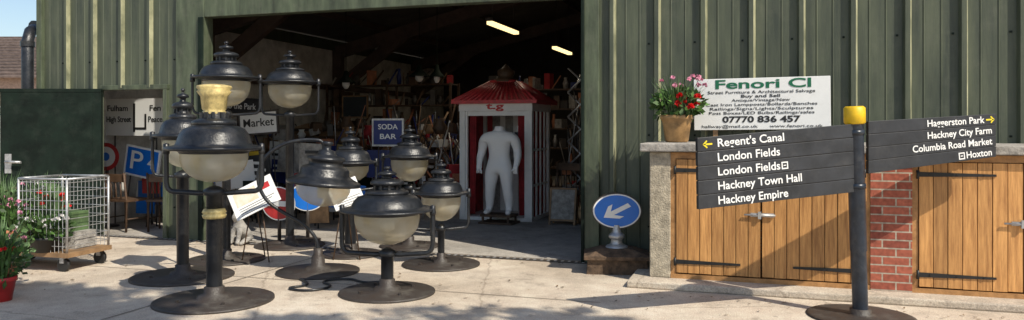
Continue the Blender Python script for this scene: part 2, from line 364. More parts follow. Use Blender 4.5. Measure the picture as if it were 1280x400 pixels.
# ------------------------------------------------------------ bin store
store=empty('brick_bin_store',WM)
g=M(); g.bb(.62,9,-1.27,-.0,0,.07); g.obj('pavement',[kmat],mw=WM,bevel=.015)
c=M(); c.bb(.81,1.02,-1.0,-.0,.07,1.34,0); c.obj('end_pier',[pier],store,bevel=.01)
c=M(); c.bb(2.86,3.21,-1.005,-.1,.07,1.34); c.bb(4.98,5.3,-1.005,-.1,.07,1.34); c.bb(1.02,5.3,-.1,-.0,.07,1.34); c.obj('brick_pier',[brick],store)
c=M(); c.bb(.72,2.2,-1.07,0,1.345,1.43); c.bb(2.205,3.7,-1.075,0,1.345,1.432); c.bb(3.705,5.4,-1.07,0,1.345,1.43); c.obj('countertop',[stone],store,bevel=.012)
c=M()
def doorset(x0,xm,x1):
    c.bb(x0,x1,-.99,-.9,1.275,1.338,1); c.bb(x0,x0+.05,-.99,-.9,.07,1.275,1); c.bb(x1-.05,x1,-.99,-.9,.07,1.275,1); c.bb(x0,x1,-1.0,-.86,.07,.115,1)
    for a,b in((x0+.055,xm-.006),(xm+.006,x1-.055)):
        n=max(4,int((b-a)/.105)); wd=(b-a)/n
        for i in range(n): c.bb(a+i*wd+.0035,a+(i+1)*wd-.0035,-1.0+U(-.003,.003),-.965,.125+U(0,.006),1.268,0)
        c.bb(a,b,-.96,-.93,.13,1.26,1)
doorset(1.02,1.89,2.86); doorset(3.21,4.1,4.98)
c.obj('wooden_doors',[wood,woodf],store)
c=M()
def strap(x,z,L,s):
    b=len(c.v); w0,w1=.022,.010
    c.v+=[(x,-1.010,z-w0),(x,-1.010,z+w0),(x+s*L,-1.010,z+w1),(x+s*L,-1.010,z-w1),(x,-1.004,z-w0),(x,-1.004,z+w0),(x+s*L,-1.004,z+w1),(x+s*L,-1.004,z-w1)]
    for q in((0,1,2,3),(0,1,5,4),(3,2,6,7),(2,1,5,6),(0,3,7,4)): c.face([b+i for i in q],0)
    c.tube([(x-s*.01,-1.012,z-.04),(x-s*.01,-1.012,z+.04)],.013,8,0)
    for k in(.15,.5,.85): c.box((x+s*L*k,-1.013,z),(.014,.008,.014),0)
for x,s in((1.075,1),(2.80,-1),(3.265,1),(4.93,-1)):
    for z in(.24,1.16): strap(x,z,.62,s)
for x in(1.89,4.1):
    c.bb(x-.10,x+.12,-1.018,-1.004,.72,.755,1); c.tube([(x-.16,-1.024,.737),(x+.13,-1.024,.737)],.009,8,1); c.bb(x-.03,x+.0,-1.037,-1.012,.70,.77,1)
c.obj('hinges_and_bolts',[hinge,steel],store)

# shop sign
sg=empty('shop_sign',WM@TL(1.885,-.16,1.845)@Matrix.Rotation(radians(-.6),4,'Y'))
c=M(); c.bb(-.70,.70,-.012,.012,-.28,.28,0); c.obj('panel',[signw],sg,bevel=.004)
c=M(); c.bb(-.5,-.45,.014,.05,-.40,.25); c.bb(.45,.5,.014,.05,-.40,.25); c.obj('battens',[lwood],sg)
c=M()
for x in(-.68,.68):
    for z in(-.26,.26): c.lathe((x,0,z),[(0,0),(.008,0)],8)
def st(b,s,z,m,w,x=0,bold=0): text('lettering',b,s,m,sg,TL(x,-.015,z)@FRONT,'CENTER',w,bold)
st('Fenori Cl',.135,.212,txtg,.98,.02,.003)
st('Street Furniture & Architectural Salvage',.045,.128,txtb,1.10)
st('Buy and Sell',.045,.084,txtb,.40,0,.0006)
st('Antique/Vintage/New',.043,.040,txtb,.60)
st('Cast Iron Lampposts/Bollards/Benches',.043,-.006,txtb,1.14)
st('Railings/Signs/Lights/Sculptures',.043,-.052,txtb,1.06)
st('Post Boxes/LED Bulbs/Railings/safes',.043,-.098,txtb,1.08)
st('07770 836 457',.092,-.17,txtb,.80,0,.003)
st('hallway@mail.co.uk      www.fenori.co.uk',.043,-.243,txtb,1.24)

# flower pot on counter
fp=M(); PX,PY=1.03,-.5
fp.lathe((PX,PY,1.432),[(0,0),(.11,0),(.125,.02),(.15,.2),(.165,.24),(.175,.245),(.175,.29),(.15,.29),(.14,.25),(0,.25)],28,0)
for i in range(20): fp.lathe((PX,PY,1.44+i*.0105),[(.118+i*.0016,0),(.123+i*.0016,.005),(.118+i*.0016,.01)],20,0)
fp.leaves((PX,PY,1.84),(.27,.2,.15),420,.075,1); fp.blades((PX,PY,1.68),130,.46,.32,2,.006)
for _ in range(9): fp.flower((PX+U(.0,.26),PY+U(-.22,-.05),U(1.8,1.92)),.045,3,20)
for _ in range(13): fp.flower((PX+U(-.2,.36),PY+U(-.15,.1),U(2.0,2.14)),.034,4,14)
fp.obj('flower_pot',[gpot,leaf,leaf2,flr,flp],mw=WM)

# ------------------------------------------------------------ finger post
FP=Vector((2.93,6.39,0))
fpst=empty('fingerpost_sign',TL(*FP))
lean=Matrix.Rotation(radians(-1.7),4,'Y')
c=M()
c.lathe((0,0,0),[(0,.0),(.42,0),(.43,.008),(.40,.014),(.12,.02),(.085,.03),(.085,.07),(0,.07)],40,1)
c.lathe((0,0,0),[(.062,.05),(.062,.55),(.067,.56),(.067,1.62),(.07,1.63),(.07,1.645)],28,0,tilt=lean)
c.lathe((0,0,0),[(.072,1.62),(.086,1.632),(.086,1.755),(.07,1.77),(0,1.77)],28,2,tilt=lean)
for z in(1.1,1.55): c.lathe((0,0,0),[(.067,z-.02),(.074,z-.02),(.074,z+.02),(.067,z+.02)],24,0,tilt=lean)
c.obj('post',[postb,blackd,yellow],fpst)
def finger(a_bot,a_top,b_bot,b_top,rows,texts,right,ts):
    A0,A1,B0,B1=[Vector(q)-FP for q in(a_bot,a_top,b_bot,b_top)]
    Uv=(B0-A0).normalized(); Nn=Uv.cross(Vector((0,0,1))).normalized()
    if Nn.y>0: Nn=-Nn
    mb=M()
    def pt(u,v):
        lo=A0.lerp(B0,u); hi=A1.lerp(B1,u); return lo.lerp(hi,v)
    def slab(q,t,mi):
        b=len(mb.v); mb.v+=[x+Nn*t for x in q]+[x-Nn*t for x in q]
        for f in((0,1,2,3),(7,6,5,4),(0,4,5,1),(1,5,6,2),(2,6,7,3),(3,7,4,0)): mb.face([b+k for k in f],mi)
    for i in range(rows):
        v0=i/rows+.006; v1=(i+1)/rows-.006
        slab([pt(0,v0),pt(1,v0),pt(1,v1),pt(0,v1)],.018,0)
    slab([pt(0.004,.01),pt(.996,.01),pt(.996,.99),pt(.004,.99)],.010,1)
    mb.obj('finger_board',[board,blackd],fpst,bevel=.002)
    for r,(s,wd) in enumerate(texts):
        v=1-(r+.52)/rows
        Ud=(pt(1,v)-pt(0,v)).normalized(); Vd=(Vector((0,0,1))-Ud*Ud.z).normalized()
        pos=pt(.965 if right else .115,v)+Nn*.021
        if right and r==0: pos=pt(.90,v)+Nn*.021
        Z=Ud.cross(Vd)
        mt=Matrix(((Ud.x,Vd.x,Z.x,pos.x),(Ud.y,Vd.y,Z.y,pos.y),(Ud.z,Vd.z,Z.z,pos.z),(0,0,0,1)))
        text('lettering',s,ts,txtw,fpst,mt,'RIGHT' if right else 'LEFT',wd,.0012)
        def glyph(name,pz,polys,m):
            ab=M()
            for pl in polys:
                b=len(ab.v); ab.v+=[pz+Ud*x+Vd*y for x,y in pl]; ab.face(list(range(b,b+len(pl))),0)
            ab.obj(name,[m],fpst)
        if r==0:
            g_=1 if right else -1
            glyph('arrow',pt(.95 if right else .06,v)+Nn*.0205,[[(g_*.045,0),(g_*.01,.032),(g_*.002,.024),(g_*.018,.007)],[(g_*.018,.007),(g_*-.04,.007),(g_*-.04,-.007),(g_*.018,-.007)],[(g_*.018,-.007),(g_*.002,-.024),(g_*.01,-.032),(g_*.045,0)]],txty)
        if (not right and r==2) or (right and r==3):
            pz0=pos+(Ud*(wd+.05) if not right else Ud*(-wd-.05))
            glyph('station_symbol',pz0,[[(-.03,-.03),(.03,-.03),(.03,-.02),(-.03,-.02)],[(-.03,.02),(.03,.02),(.03,.03),(-.03,.03)],[(-.03,-.02),(-.02,-.02),(-.02,.02),(-.03,.02)],[(.02,-.02),(.03,-.02),(.03,.02),(.02,.02)],[(-.012,-.004),(.012,-.004),(.012,.004),(-.012,.004)]],txtw)
finger((1.465,6.0,.943),(1.455,6.0,1.512),(2.865,6.36,1.05),(2.865,6.36,1.625),5,
   [("Regent's Canal",.60),("London Fields",.56),("London Fields",.56),("Hackney Town Hall",.76),("Hackney Empire",.63)],False,.092)
finger((3.00,6.42,1.20),(3.00,6.42,1.645),(4.215,6.64,1.334),(4.215,6.64,1.712),4,
   [("Haggerston Park",.56),("Hackney City Farm",.63),("Columbia Road Market",.78),("Hoxton",.25)],True,.082)

# ------------------------------------------------------------ street lamps
def lamp(X,Y,zr,rr,zt,zg,pr=.06,br=.5,yaw=0,topgold=False,collar=None,name='street_lamp'):
    o=M(); H=zt-zr
    o.lathe((0,0,0),[(0,.0),(br,0),(br,.018),(br*.97,.024),(pr*2.2,.03),(pr*2.0,.06),(pr*1.25,.075),(pr*1.25,.13),(pr,.14)],48,1)
    for k in range(4):
        a=k*pi/2+.6; o.lathe((br*.6*cos(a),br*.6*sin(a),.026),[(0,.02),(.018,.02),(.018,0)],6,1,False)
    yz=max(zg-.13,.26)
    o.lathe((0,0,0),[(pr,.12),(pr,yz-.02),(pr*1.35,yz-.015),(pr*1.35,yz+.03),(pr*.6,yz+.06),(0,yz+.07)],24,0)
    if collar: o.lathe((0,0,collar),[(pr,-.045),(pr*1.35,-.04),(pr*1.5,-.01),(pr*1.3,.0),(pr*1.5,.015),(pr*1.3,.045),(pr,.05)],24,2)
    ex=rr*.98; ca,sa=cos(yaw),sin(yaw); tr_=.024 if rr>.42 else .016
    def P(x,z): return (x*ca, x*sa, z)
    for s in(-1,1):
        pts=[P(0,yz)]+[P(s*ex*(.3+.55*k/6),yz+.015*(k/6)) for k in range(7)]
        pts+=[P(s*ex*(.85+.15*sin(k*pi/8)),yz+.015+.09*(1-cos(k*pi/8))) for k in range(1,5)]
        pts+=[P(s*ex,zr-.03),P(s*ex,zr+.03)]
        o.tube(pts,tr_,8,0)
        o.lathe(P(s*ex,zr-.05),[(.0,0),(.03,0),(.03,.03),(.025,.05),(.025,.09),(.0,.10)],12,0)
    prof=[(0,1),(.05,.985),(.075,.955),(.05,.925),(.035,.91),(.045,.885),(.17,.86),(.2,.84),(.2,.80),(.10,.78),(.10,.72),(.26,.69),(.34,.66),(.36,.63),(.36,.585),(.25,.56),(.25,.47),(.40,.44),(.46,.415),(.46,.365),(.42,.35),(.50,.34),(.62,.30),(.70,.22),(.75,.12),(.77,.07),(.80,.05),(.96,.035),(1.0,.015),(1.0,-.02),(.92,-.03),(.76,-.035),(.72,-.05),(.66,-.05),(.64,.0),(0,.05)]
    if topgold: prof=[q for q in prof if q[1]<=.56]; prof=[(0,.58)]+prof
    o.lathe((0,0,zr),[(a*rr,b*H) for a,b in prof],40,0)
    if topgold:
        h0=.5*H
        o.lathe((0,0,zr+h0),[(.17*rr,0),(.22*rr,.0),(.27*rr,.05*H),(.22*rr,.08*H),(.25*rr,.11*H),(.28*rr,.30*H),(.36*rr,.38*H),(.32*rr,.40*H),(.37*rr,.44*H),(.35*rr,.47*H),(.22*rr,.49*H),(0,.5*H)],24,2,flute=.1)
    for k in range(10):
        a=2*pi*k/10; o.box((.27*rr*cos(a),.27*rr*sin(a),zr+.515*H),(.05*rr,.05*rr,.09*H),0,rz=a)
    top=zr-.02*H; D=(top-zg)*1.12
    bp=[(.66,0),(.685,.10),(.69,.22),(.68,.36),(.65,.50),(.59,.64),(.50,.77),(.37,.89),(.21,.965),(.06,.997),(0,1)]
    o.lathe((0,0,top),[(a*rr,-b*D) for a,b in bp],64,3,flute=.02)
    o.lathe((0,0,top),[(.70*rr,.01),(.715*rr,-.02*1),(.69*rr,-.035)],40,0)
    o.lathe((0,0,top),[(0,0),(.12*rr,0),(.10*rr,-.2*D),(.17*rr,-.28*D),(.16*rr,-.55*D),(0,-.65*D)],14,4)
    return o.obj(name,[black,blackd,gold,bowl,white],mw=TL(X,Y,0))
lamp(-2.73,6.97,1.40,.43,1.99,1.12,.072,.53,.12,True,.80)
lamp(-3.50,8.08,1.50,.30,2.01,1.20,.062,.52,.3)
lamp(-3.42,9.10,2.18,.40,2.62,1.87,.050,.45,.1)
lamp(-2.98,10.2,2.19,.41,2.62,1.88,.055,.46,-.15)
lamp(-2.02,9.50,1.15,.33,1.60,.93,.07,.40,.4)
lamp(-1.20,7.31,.80,.45,1.22,.50,.060,.46,-.05)
lamp(-1.365,10.13,1.20,.36,1.62,.90,.05,.40,.2,False,1.02)
lamp(-.82,8.79,.83,.33,1.22,.54,.04,.45,.25)

# swan neck lamp
o=M()
o.lathe((0,0,0),[(0,0),(.45,0),(.45,.02),(.15,.03),(.13,.06),(.075,.08),(.07,.17),(.05,.2),(.05,.26),(0,.27)],44,1)
pts=[(0,0,.2),(-.01,0,.33),(-.05,0,.42),(-.18,0,.55),(-.38,0,.66),(-.55,0,.78),(-.64,0,.95),(-.64,0,1.12),(-.57,0,1.27),(-.42,0,1.39),(-.22,0,1.45),(-.02,0,1.455),(.06,0,1.43),(.06,0,1.3)]
o.tube(smooth(pts,2),.020,10,0)
T=Matrix.Rotation(radians(6),4,'Y'); rr=.40;H=.46
prof=[(0,1),(.12,.99),(.16,.95),(.1,.9),(.1,.8),(.22,.77),(.24,.70),(.30,.66),(.50,.62),(.52,.56),(.46,.53),(.46,.42),(.6,.38),(.66,.32),(.66,.2),(.8,.12),(.98,.05),(1.0,.02),(1.0,-.04),(.75,-.06),(.7,0),(0,.05)]
o.lathe((.06,0,.98),[(a*rr,b*H) for a,b in prof],40,0,tilt=T)
o.lathe((.06,0,.97),[(a*rr,-b*.25) for a,b in [(.70,0),(.74,.12),(.73,.3),(.66,.55),(.52,.76),(.32,.92),(.12,.99),(0,1)]],64,3,flute=.02,tilt=T)
o.lathe((.06,0,.97),[(0,0),(.07,0),(.06,-.1),(.05,-.16),(0,-.17)],12,4,tilt=T)
o.obj('street_lamp',[black,blackd,gold,bowl,white],mw=TL(-2.13,8.35,0)@RZ(6))

c=M(); c.tube(smooth([(-2.2,7.9,.015),(-2.0,7.6,.015),(-2.25,7.45,.015),(-1.95,7.3,.015),(-1.75,7.55,.015),(-1.98,7.75,.02),(-1.7,7.95,.015),(-1.5,7.7,.015),(-1.35,7.75,.015)],3),.012,6); c.obj('electric_cable',[black])

# ------------------------------------------------------------ keep-left sign
ks=empty('keep_left_sign',TL(1.16,8.42,0)@RZ(-6))
c=M()
def frust(mb,x0,y0,z0,x1,y1,z1,mi):
    b=len(mb.v); mb.v+=[(-x0,-y0,z0),(x0,-y0,z0),(x0,y0,z0),(-x0,y0,z0),(-x1,-y1,z1),(x1,-y1,z1),(x1,y1,z1),(-x1,y1,z1)]
    for f in((0,1,5,4),(1,2,6,5),(2,3,7,6),(3,0,4,7),(4,5,6,7)): mb.face([b+k for k in f],mi)
frust(c,.33,.24,0,.32,.23,.16,0); frust(c,.36,.27,.16,.36,.27,.20,0); frust(c,.34,.25,.20,.17,.13,.265,0)
c.lathe((0,0,.25),[(.13,0),(.12,.03),(.07,.05),(.06,.1),(.09,.12),(.09,.15),(.05,.18),(.04,.26)],20,1)
c.obj('base',[rust,steel],ks,bevel=.008)
c=M()
def ell(mb,rx,rz,y0,y1,mi,n=48,z=.665):
    b=len(mb.v)
    for k in range(n): a=2*pi*k/n; mb.v.append((rx*cos(a),y0,z+rz*sin(a)))
    for k in range(n): a=2*pi*k/n; mb.v.append((rx*cos(a),y1,z+rz*sin(a)))
    mb.face([b+k for k in range(n)],mi); mb.face([b+n+k for k in range(n)][::-1],mi)
    for k in range(n): mb.face([b+k,b+(k+1)%n,b+n+(k+1)%n,b+n+k],mi)
ell(c,.275,.20,-.02,.06,2); ell(c,.262,.188,-.024,-.019,1); ell(c,.245,.174,-.028,-.023,0)
b=len(c.v)
def ar(x,z):
    a=radians(215); return (1.3*(x*cos(a)-z*sin(a)),-.032,.665+(x*sin(a)+z*cos(a))*.95)
c.v+=[ar(.135,0),ar(.03,.085),ar(-.015,.085),ar(.045,.024),ar(-.13,.024),ar(-.13,-.024),ar(.045,-.024),ar(-.015,-.085),ar(.03,-.085)]
c.face([b,b+1,b+2,b+3],1); c.face([b+3,b+4,b+5,b+6],1); c.face([b+6,b+7,b+8,b],1); c.face([b,b+3,b+6],1)
c.obj('disc',[bluem,signw,blackd],ks)

# ------------------------------------------------------------ roll cage trolley + plants
tr=M(); X0,X1,Y0,Y1=-1.05,0,-.32,.32
tr.bb(X0-.1,X1+.06,Y0,Y1,.16,.21,0)
for x in(X0,X1-.05):
    for y in(Y0+.06,Y1-.06):
        tr.tube([(x,y-.02,.075),(x,y+.02,.075)],.075,16,1); tr.box((x,y,.13),(.05,.07,.07),2)
for y in(Y0+.02,Y1-.02):
    for x in(-.62,.03): tr.tube([(x,y,.2),(x,y,1.02)],.014,6,2)
    tr.tube([(-.62,y,1.02),(.03,y,1.02)],.014,6,2)
    for i in range(12): tr.tube([(-.62+i*.054,y,.2),(-.62+i*.054,y,1.0)],.004,4,2)
    for i in range(8): tr.tube([(-.62,y,.28+i*.1),(.03,y,.28+i*.1)],.004,4,2)
for x in(-.62,.03):
    tr.tube([(x,Y0+.02,1.02),(x,Y1-.02,1.02)],.014,6,2)
    for i in range(8): tr.tube([(x,Y0,.28+i*.1),(x,Y1,.28+i*.1)],.004,4,2)
tr.bb(-.5,-.1,-.05,.25,.21,.40,3); tr.bb(-.45,-.2,.0,.25,.40,.62,4)
tr.obj('roll_cage_trolley',[lwood,bpot,steel,stst,leaf2],mw=TL(-4.83,8.62,0)@RZ(-14))
def pot(name,X,Y,z,r,h,pm,lm,fm,n=160,fr=.9,hh=.3,blades=True,fl=8):
    q=M(); q.lathe((0,0,0),[(0,0),(r*.7,0),(r*.95,h*.8),(r*1.05,h*.82),(r*1.05,h),(r*.9,h),(r*.85,h*.9),(0,h*.9)],24,0)
    q.leaves((0,0,h+hh*.35),(r*1.4*fr,r*1.4*fr,hh*.55),int(n*1.6),.065,1,shell=.1)
    if blades: q.blades((0,0,h*.9),90,hh*1.3,r*1.7,1,.008)
    for _ in range(int(fl*1.5)): q.flower((U(-1,1)*r*1.3,U(-1,1)*r*1.3,h+hh*U(.5,1.0)),.035,2,12)
    return q.obj(name,[pm,lm,fm],mw=TL(X,Y,z))
pot('potted_plant',-5.62,8.55,.21,.17,.24,terra,leaf,flp,260,1.1,.32)
pot('potted_plant',-5.25,8.72,.21,.10,.2,red,leaf2,flr,120,1,.45)
pot('potted_plant',-5.18,8.45,.21,.17,.17,bpot,leaf,flw,220,1.1,.22,True,14)
pot('potted_plant',-5.55,8.95,.21,.16,.26,terra,leaf2,flw,260,1.2,.45)
pot('potted_plant',-5.85,8.75,.21,.15,.22,bpot,leaf2,flp,240,1.2,.5)
pot('potted_plant',-4.70,6.98,.0,.13,.22,red,leaf,flr,160,1.2,.38)
pot('potted_plant',-5.05,7.5,.0,.15,.22,terra,leaf2,flp,200,1.2,.4)
pot('potted_plant',-6.2,9.0,0,.2,.3,terra,leaf,flr,260,1.3,.6,True,12)

# ------------------------------------------------------------ phone kiosk
kk=empty('telephone_kiosk',WM@TL(-3.03,3.36,0))
W_,D_=1.3,1.15
c=M()
for x in(.05,W_-.05):
    for y in(.05,D_-.05): c.bb(x-.05,x+.05,y-.05,y+.05,0,1.86,0)
c.bb(0,W_,0,D_,0,.06,0); c.bb(-.01,W_+.01,-.01,D_+.01,1.86,2.02,0); c.bb(.1,.14,.02,.08,.06,1.86,0); c.bb(W_-.14,W_-.1,.02,.08,.06,1.86,0)
c.bb(.14,W_-.14,.03,.06,1.78,1.86,0)
for y in(.35,.6,.85): c.bb(W_-.04,W_-.01,y-.02,y+.02,.06,1.86,0); c.bb(.01,.04,y-.02,y+.02,.06,1.86,0)
for z in(.6,1.2): c.bb(W_-.045,W_-.015,.1,D_-.1,z-.02,z+.02,0)
c.bb(.05,W_-.05,D_-.06,D_-.03,.06,1.86,2)
for i in range(5): c.bb(.12+i*.25,.22+i*.25,D_-.075,D_-.06,.06,1.86,1 if i in(0,4) else 0)
c.bb(W_-.06,W_-.05,.12,D_-.1,.06,1.86,1); c.bb(.035,.05,.12,D_-.1,.06,1.86,1)
c.obj('frame',[white,curt,stst],kk,bevel=.006)
c=M()
for s,x in((1,.17),(-1,W_-.17)):
    for i in range(7): c.tube([(x+s*(i*.016),.1+.02*(i%2),1.78),(x+s*(i*.012),.1+.02*(i%2),.1)],.012,6,0)
c.obj('curtain',[curt],kk)
c=M(); e=.1; zz=2.03; pk=2.38
bz=[(-e,-e,zz),(W_+e,-e,zz),(W_+e,D_+e,zz),(-e,D_+e,zz)]; tz=[(.42,.42,pk),(W_-.42,.42,pk),(W_-.42,D_-.42,pk),(.42,D_-.42,pk)]
c.v+=bz+tz
for f in((0,1,5,4),(1,2,6,5),(2,3,7,6),(3,0,4,7),(4,5,6,7),(3,2,1,0)): c.face(list(f),0)
c.bb(-e-.01,W_+e+.01,-e-.01,D_+e+.01,1.985,2.045,0)
for i in range(16):
    u=i/15; x0=-e+(W_+2*e)*u; x1=.42+(W_-.84)*u; c.tube([(x0,-e-.005,zz+.01),(x1,.42,pk+.008)],[.02,.010],6,0)
    y0=-e+(D_+2*e)*u; y1=.42+(D_-.84)*u; c.tube([(W_+e,y0,zz+.01),(W_-.42,y1,pk+.008)],[.02,.010],6,0)
for a,bq in zip(bz,tz): c.tube([a,bq],.028,6,0)
c.tube([tz[0],tz[1]],.035,6,0)
c.lathe((W_/2,D_/2,pk),[(.22,0),(.22,.05),(.12,.08),(.15,.14),(.15,.20),(.07,.25),(.03,.30),(0,.33)],14,1)
c.obj('roof',[tilered,dwood],kk)
text('lettering','t.g',.15,txtr,kk,TL(W_/2,-.016,1.94)@FRONT,'CENTER',.32,.004)
c=M(); c.bb(.84,1.08,.62,.8,1.15,1.6,0); c.bb(.87,1.05,.6,.62,1.38,1.56,1); c.bb(.82,.86,.55,.62,1.2,1.5,2); c.tube(smooth([(.84,.57,1.2),(.8,.5,.95),(.9,.5,.9),(.95,.6,1.15)],2),.008,6,2)
c.obj('telephone',[steel,bpot,black],kk)

# ------------------------------------------------------------ mannequin
def skin(name,joints,edges,m,mw,sub=2):
    me=bpy.data.meshes.new(name); me.from_pydata([j[0] for j in joints],edges,[]); o=bpy.data.objects.new(name,me); COL.objects.link(o)
    me.materials.append(m)
    md=o.modifiers.new('skin','SKIN'); md.use_smooth_shade=True
    for i,j in enumerate(joints):
        r=j[1]; me.skin_vertices[0].data[i].radius=(r,r) if not isinstance(r,tuple) else r
        me.skin_vertices[0].data[i].use_root=(i==0)
    s=o.modifiers.new('sub','SUBSURF'); s.levels=sub; s.render_levels=sub
    o.matrix_world=mw; return o
J=[((0,0,.90),(.175,.13)),((0,0,1.02),(.165,.115)),((0,0,1.12),(.18,.12)),((0,-.01,1.25),(.225,.145)),((0,-.005,1.36),(.21,.13)),((0,0,1.45),(.09,.085)),((0,0,1.53),(.075,.075)),((0,0,1.56),(.07,.07))]
E=[(0,1),(1,2),(2,3),(3,4),(4,5),(5,6),(6,7)]
for s in(-1,1):
    b=len(J)
    J+=[((s*.10,0,.80),.130),((s*.125,-.01,.64),.112),((s*.135,-.02,.46),.083),((s*.15,0,.33),.085),((s*.155,.01,.14),.06),((s*.16,-.03,.04),.05),((s*.18,-.14,.03),.038)]
    E+=[(0,b)]+[(b+i,b+i+1) for i in range(6)]
    b=len(J)
    J+=[((s*.21,0,1.37),.105),((s*.255,.01,1.27),.085),((s*.285,.02,1.11),.064),((s*.30,-.02,1.0),.060),((s*.295,-.07,.86),.040),((s*.29,-.09,.81),.040)]
    E+=[(4,b)]+[(b+i,b+i+1) for i in range(5)]
    hb=b+5
    for k in range(4):
        c0=len(J); x=s*(.315-.020*k); yy=-.105+.012*k
        J+=[((x,yy-.005,.765),.010),((x,yy,.72-.006*abs(k-1)),.008)]; E+=[(hb,c0),(c0,c0+1)]
    c0=len(J); J+=[((s*.25,-.115,.79),.011),((s*.24,-.13,.755),.009)]; E+=[(hb,c0),(c0,c0+1)]
MANM=WM@TL(-2.20,3.05,.16)@RZ(-4)@Matrix.Diagonal((1.12,1,.93,1))
mq=empty('mannequin',MANM)
body=skin('body',J,E,manw,MANM); body.parent=mq; body.matrix_parent_inverse=MANM.inverted()
c=M(); c.bb(-.26,.26,-.2,.2,-.17,-.13,0); c.bb(-.24,.24,-.18,.18,-.04,.0,0)
for x in(-.2,.2):
    for y in(-.16,.16): c.bb(x-.015,x+.015,y-.015,y+.015,-.13,-.04,0)
c.obj('plinth',[dwood],mq)

# ------------------------------------------------------------ boards, posters, signs
def panel(name,mw,w,h,m,frame=None,items=()):
    c=M(); c.bb(-w/2,w/2,-.01,.01,-h/2,h/2,0)
    if frame:
        t=.03
        for a in((-w/2-t,w/2+t,h/2,h/2+t),(-w/2-t,w/2+t,-h/2-t,-h/2),(-w/2-t,-w/2,-h/2,h/2),(w/2,w/2+t,-h/2,h/2)): c.bb(a[0],a[1],-.018,.018,a[2],a[3],1)
    z=mw.translation.z
    o=c.obj(name,[m,frame or blackd],mw=mw)
    c=M()
    for x in(-w*.35,w*.35): c.tube([(x,.014,h*.3),(x,.02,-z+.0)],.012,6)
    c.obj('legs',[blackd],o)
    for (b_,s,x,z_,mm,wd) in items: text('lettering',b_,s,mm,o,TL(x,-.014,z_)@FRONT,'CENTER',wd,.002)
    return o
RY=lambda a: Matrix.Rotation(radians(a),4,'Y')
ssn=panel('street_sign',WM@TL(-7.72,1.0,1.75),1.2,.6,signw,None,[('Fulham',.13,-.34,.14,txtb,.42),('High Street',.13,-.32,-.04,txtb,.5),('Fen',.13,.42,.14,txtb,.22),('Peace',.13,.42,-.04,txtb,.28)])
c=M(); c.bb(-.02,.02,-.016,-.012,-.24,.22); c.bb(-.02,.24,-.016,-.012,-.2,-.165); c.bb(.21,.245,-.016,-.012,-.2,.05); c.obj('route_lines',[txtb],ssn)
panel('parking_sign',WM@TL(-7.42,.85,1.03)@RY(9),.62,.42,bluem,signw,[('P',.42,-.12,0,txtw,.24),('4',.24,.17,0,txtw,.12)])
def roundsign(name,mw,r,cols,bar=None):
    o=M()
    for i,(k,mi) in enumerate(cols):
        n=40; b=len(o.v)
        for a in range(n): o.v.append((1.2*r*k*cos(2*pi*a/n),-.004*i,r*k*sin(2*pi*a/n)))
        o.face([b+a for a in range(n)],mi)
    if bar: o.bb(-r*.75,r*.75,-.02,-.016,-r*.16,r*.16,bar)
    z=mw.translation.z; o.tube([(0,.02,0),(0,.02,-z)],.025,8,3); o.lathe((0,.02,-z),[(0,0),(.18,0),(.18,.03),(0,.05)],16,3)
    return o.obj(name,[red,signw,bluem,blackd],mw=mw)
roundsign('traffic_sign',WM@TL(-8.0,.7,1.12),.22,[(1,0),(.72,1),(.3,2)])
roundsign('traffic_sign',TL(-3.18,10.35,.55)@RZ(-20),.23,[(1,1),(.93,0)],1)
roundsign('traffic_sign',TL(-2.85,10.6,.62)@RZ(10),.2,[(1,1),(.93,2)],None)
roundsign('traffic_sign',WM@TL(-5.1,3.0,.8),.24,[(1,0),(.74,1)],3)
# leaning stack of old signs and boards
c=M(); smat=[signw,bluem,red,navy,yellow,board,stst,lwood,greend]
for _ in range(46):
    t=U(-7.9,-4.3); y=U(1.5,4.0); wv=U(.25,.8); hv=U(.15,.6); z=U(.2,1.1)
    a=U(-.35,.35); mi=random.choice((0,0,1,2,3,3,4,5,5,6,7,8))
    c.box((t,y,z),(wv,.02,hv),mi,rz=a,ry=U(-.15,.15))
    ca,sa=cos(a),sin(a)
    for k in range(random.choice((0,1,2,3))):
        zz_=z+hv*(.25-.22*k); c.box((t+sa*.018,y-ca*.018,zz_),(wv*U(.4,.8),.01,hv*.09),5 if mi in(0,4,6) else 0,rz=a)
    c.tube([(t,y+.03,0),(t,y+.03,z)],.015,6,5)
for _ in range(10):
    t=U(-8.0,-6.3); y=U(1.0,1.6); wv=U(.25,.5); hv=U(.15,.35); z=U(.2,.75); mi=random.choice((0,1,2,3,5))
    c.box((t,y,z),(wv,.02,hv),mi,rz=U(-.3,.3),ry=U(-.2,.2)); c.tube([(t,y+.03,0),(t,y+.03,z)],.015,6,5)
c.obj('stacked_signs',smat,mw=WM)
panel('market_sign',WM@TL(-6.1,2.0,1.66)@RY(-4),.72,.34,signw,blackd,[('Market',.19,0,0,txtb,.6)])
panel('street_sign',WM@TL(-6.75,2.4,1.95)@RY(3),.8,.3,board,None,[('to the Park',.15,0,0,txtw,.62)])
panel('cafe_sign',WM@TL(-3.95,2.5,1.5),.52,.4,navy,steel,[('SODA',.12,0,.09,txtw,.36),('BAR',.12,0,-.07,txtw,.3)])
panel('safety_notice',WM@TL(-.85,4.2,2.0),.22,.26,signw,None,[('NO',.1,0,.02,txtr,.12)])
def poster(mw,w,h):
    c=M(); c.bb(-w/2,w/2,-.006,.006,-h/2,h/2,0); c.bb(-w*.40,w*.10,-.009,-.006,-h*.1,h*.38,1); c.bb(w*.18,w*.40,-.009,-.006,h*.1,h*.3,2)
    o=c.obj('poster_board',[signw,photo1,red],mw=mw)
    cc=M()
    for i in range(4): cc.bb(-w*.38,w*(.42-.07*i),-.009,-.006,-h*.2-i*.03,-h*.2-i*.03+.006)
    cc.obj('print_lines',[txtb],o); return o
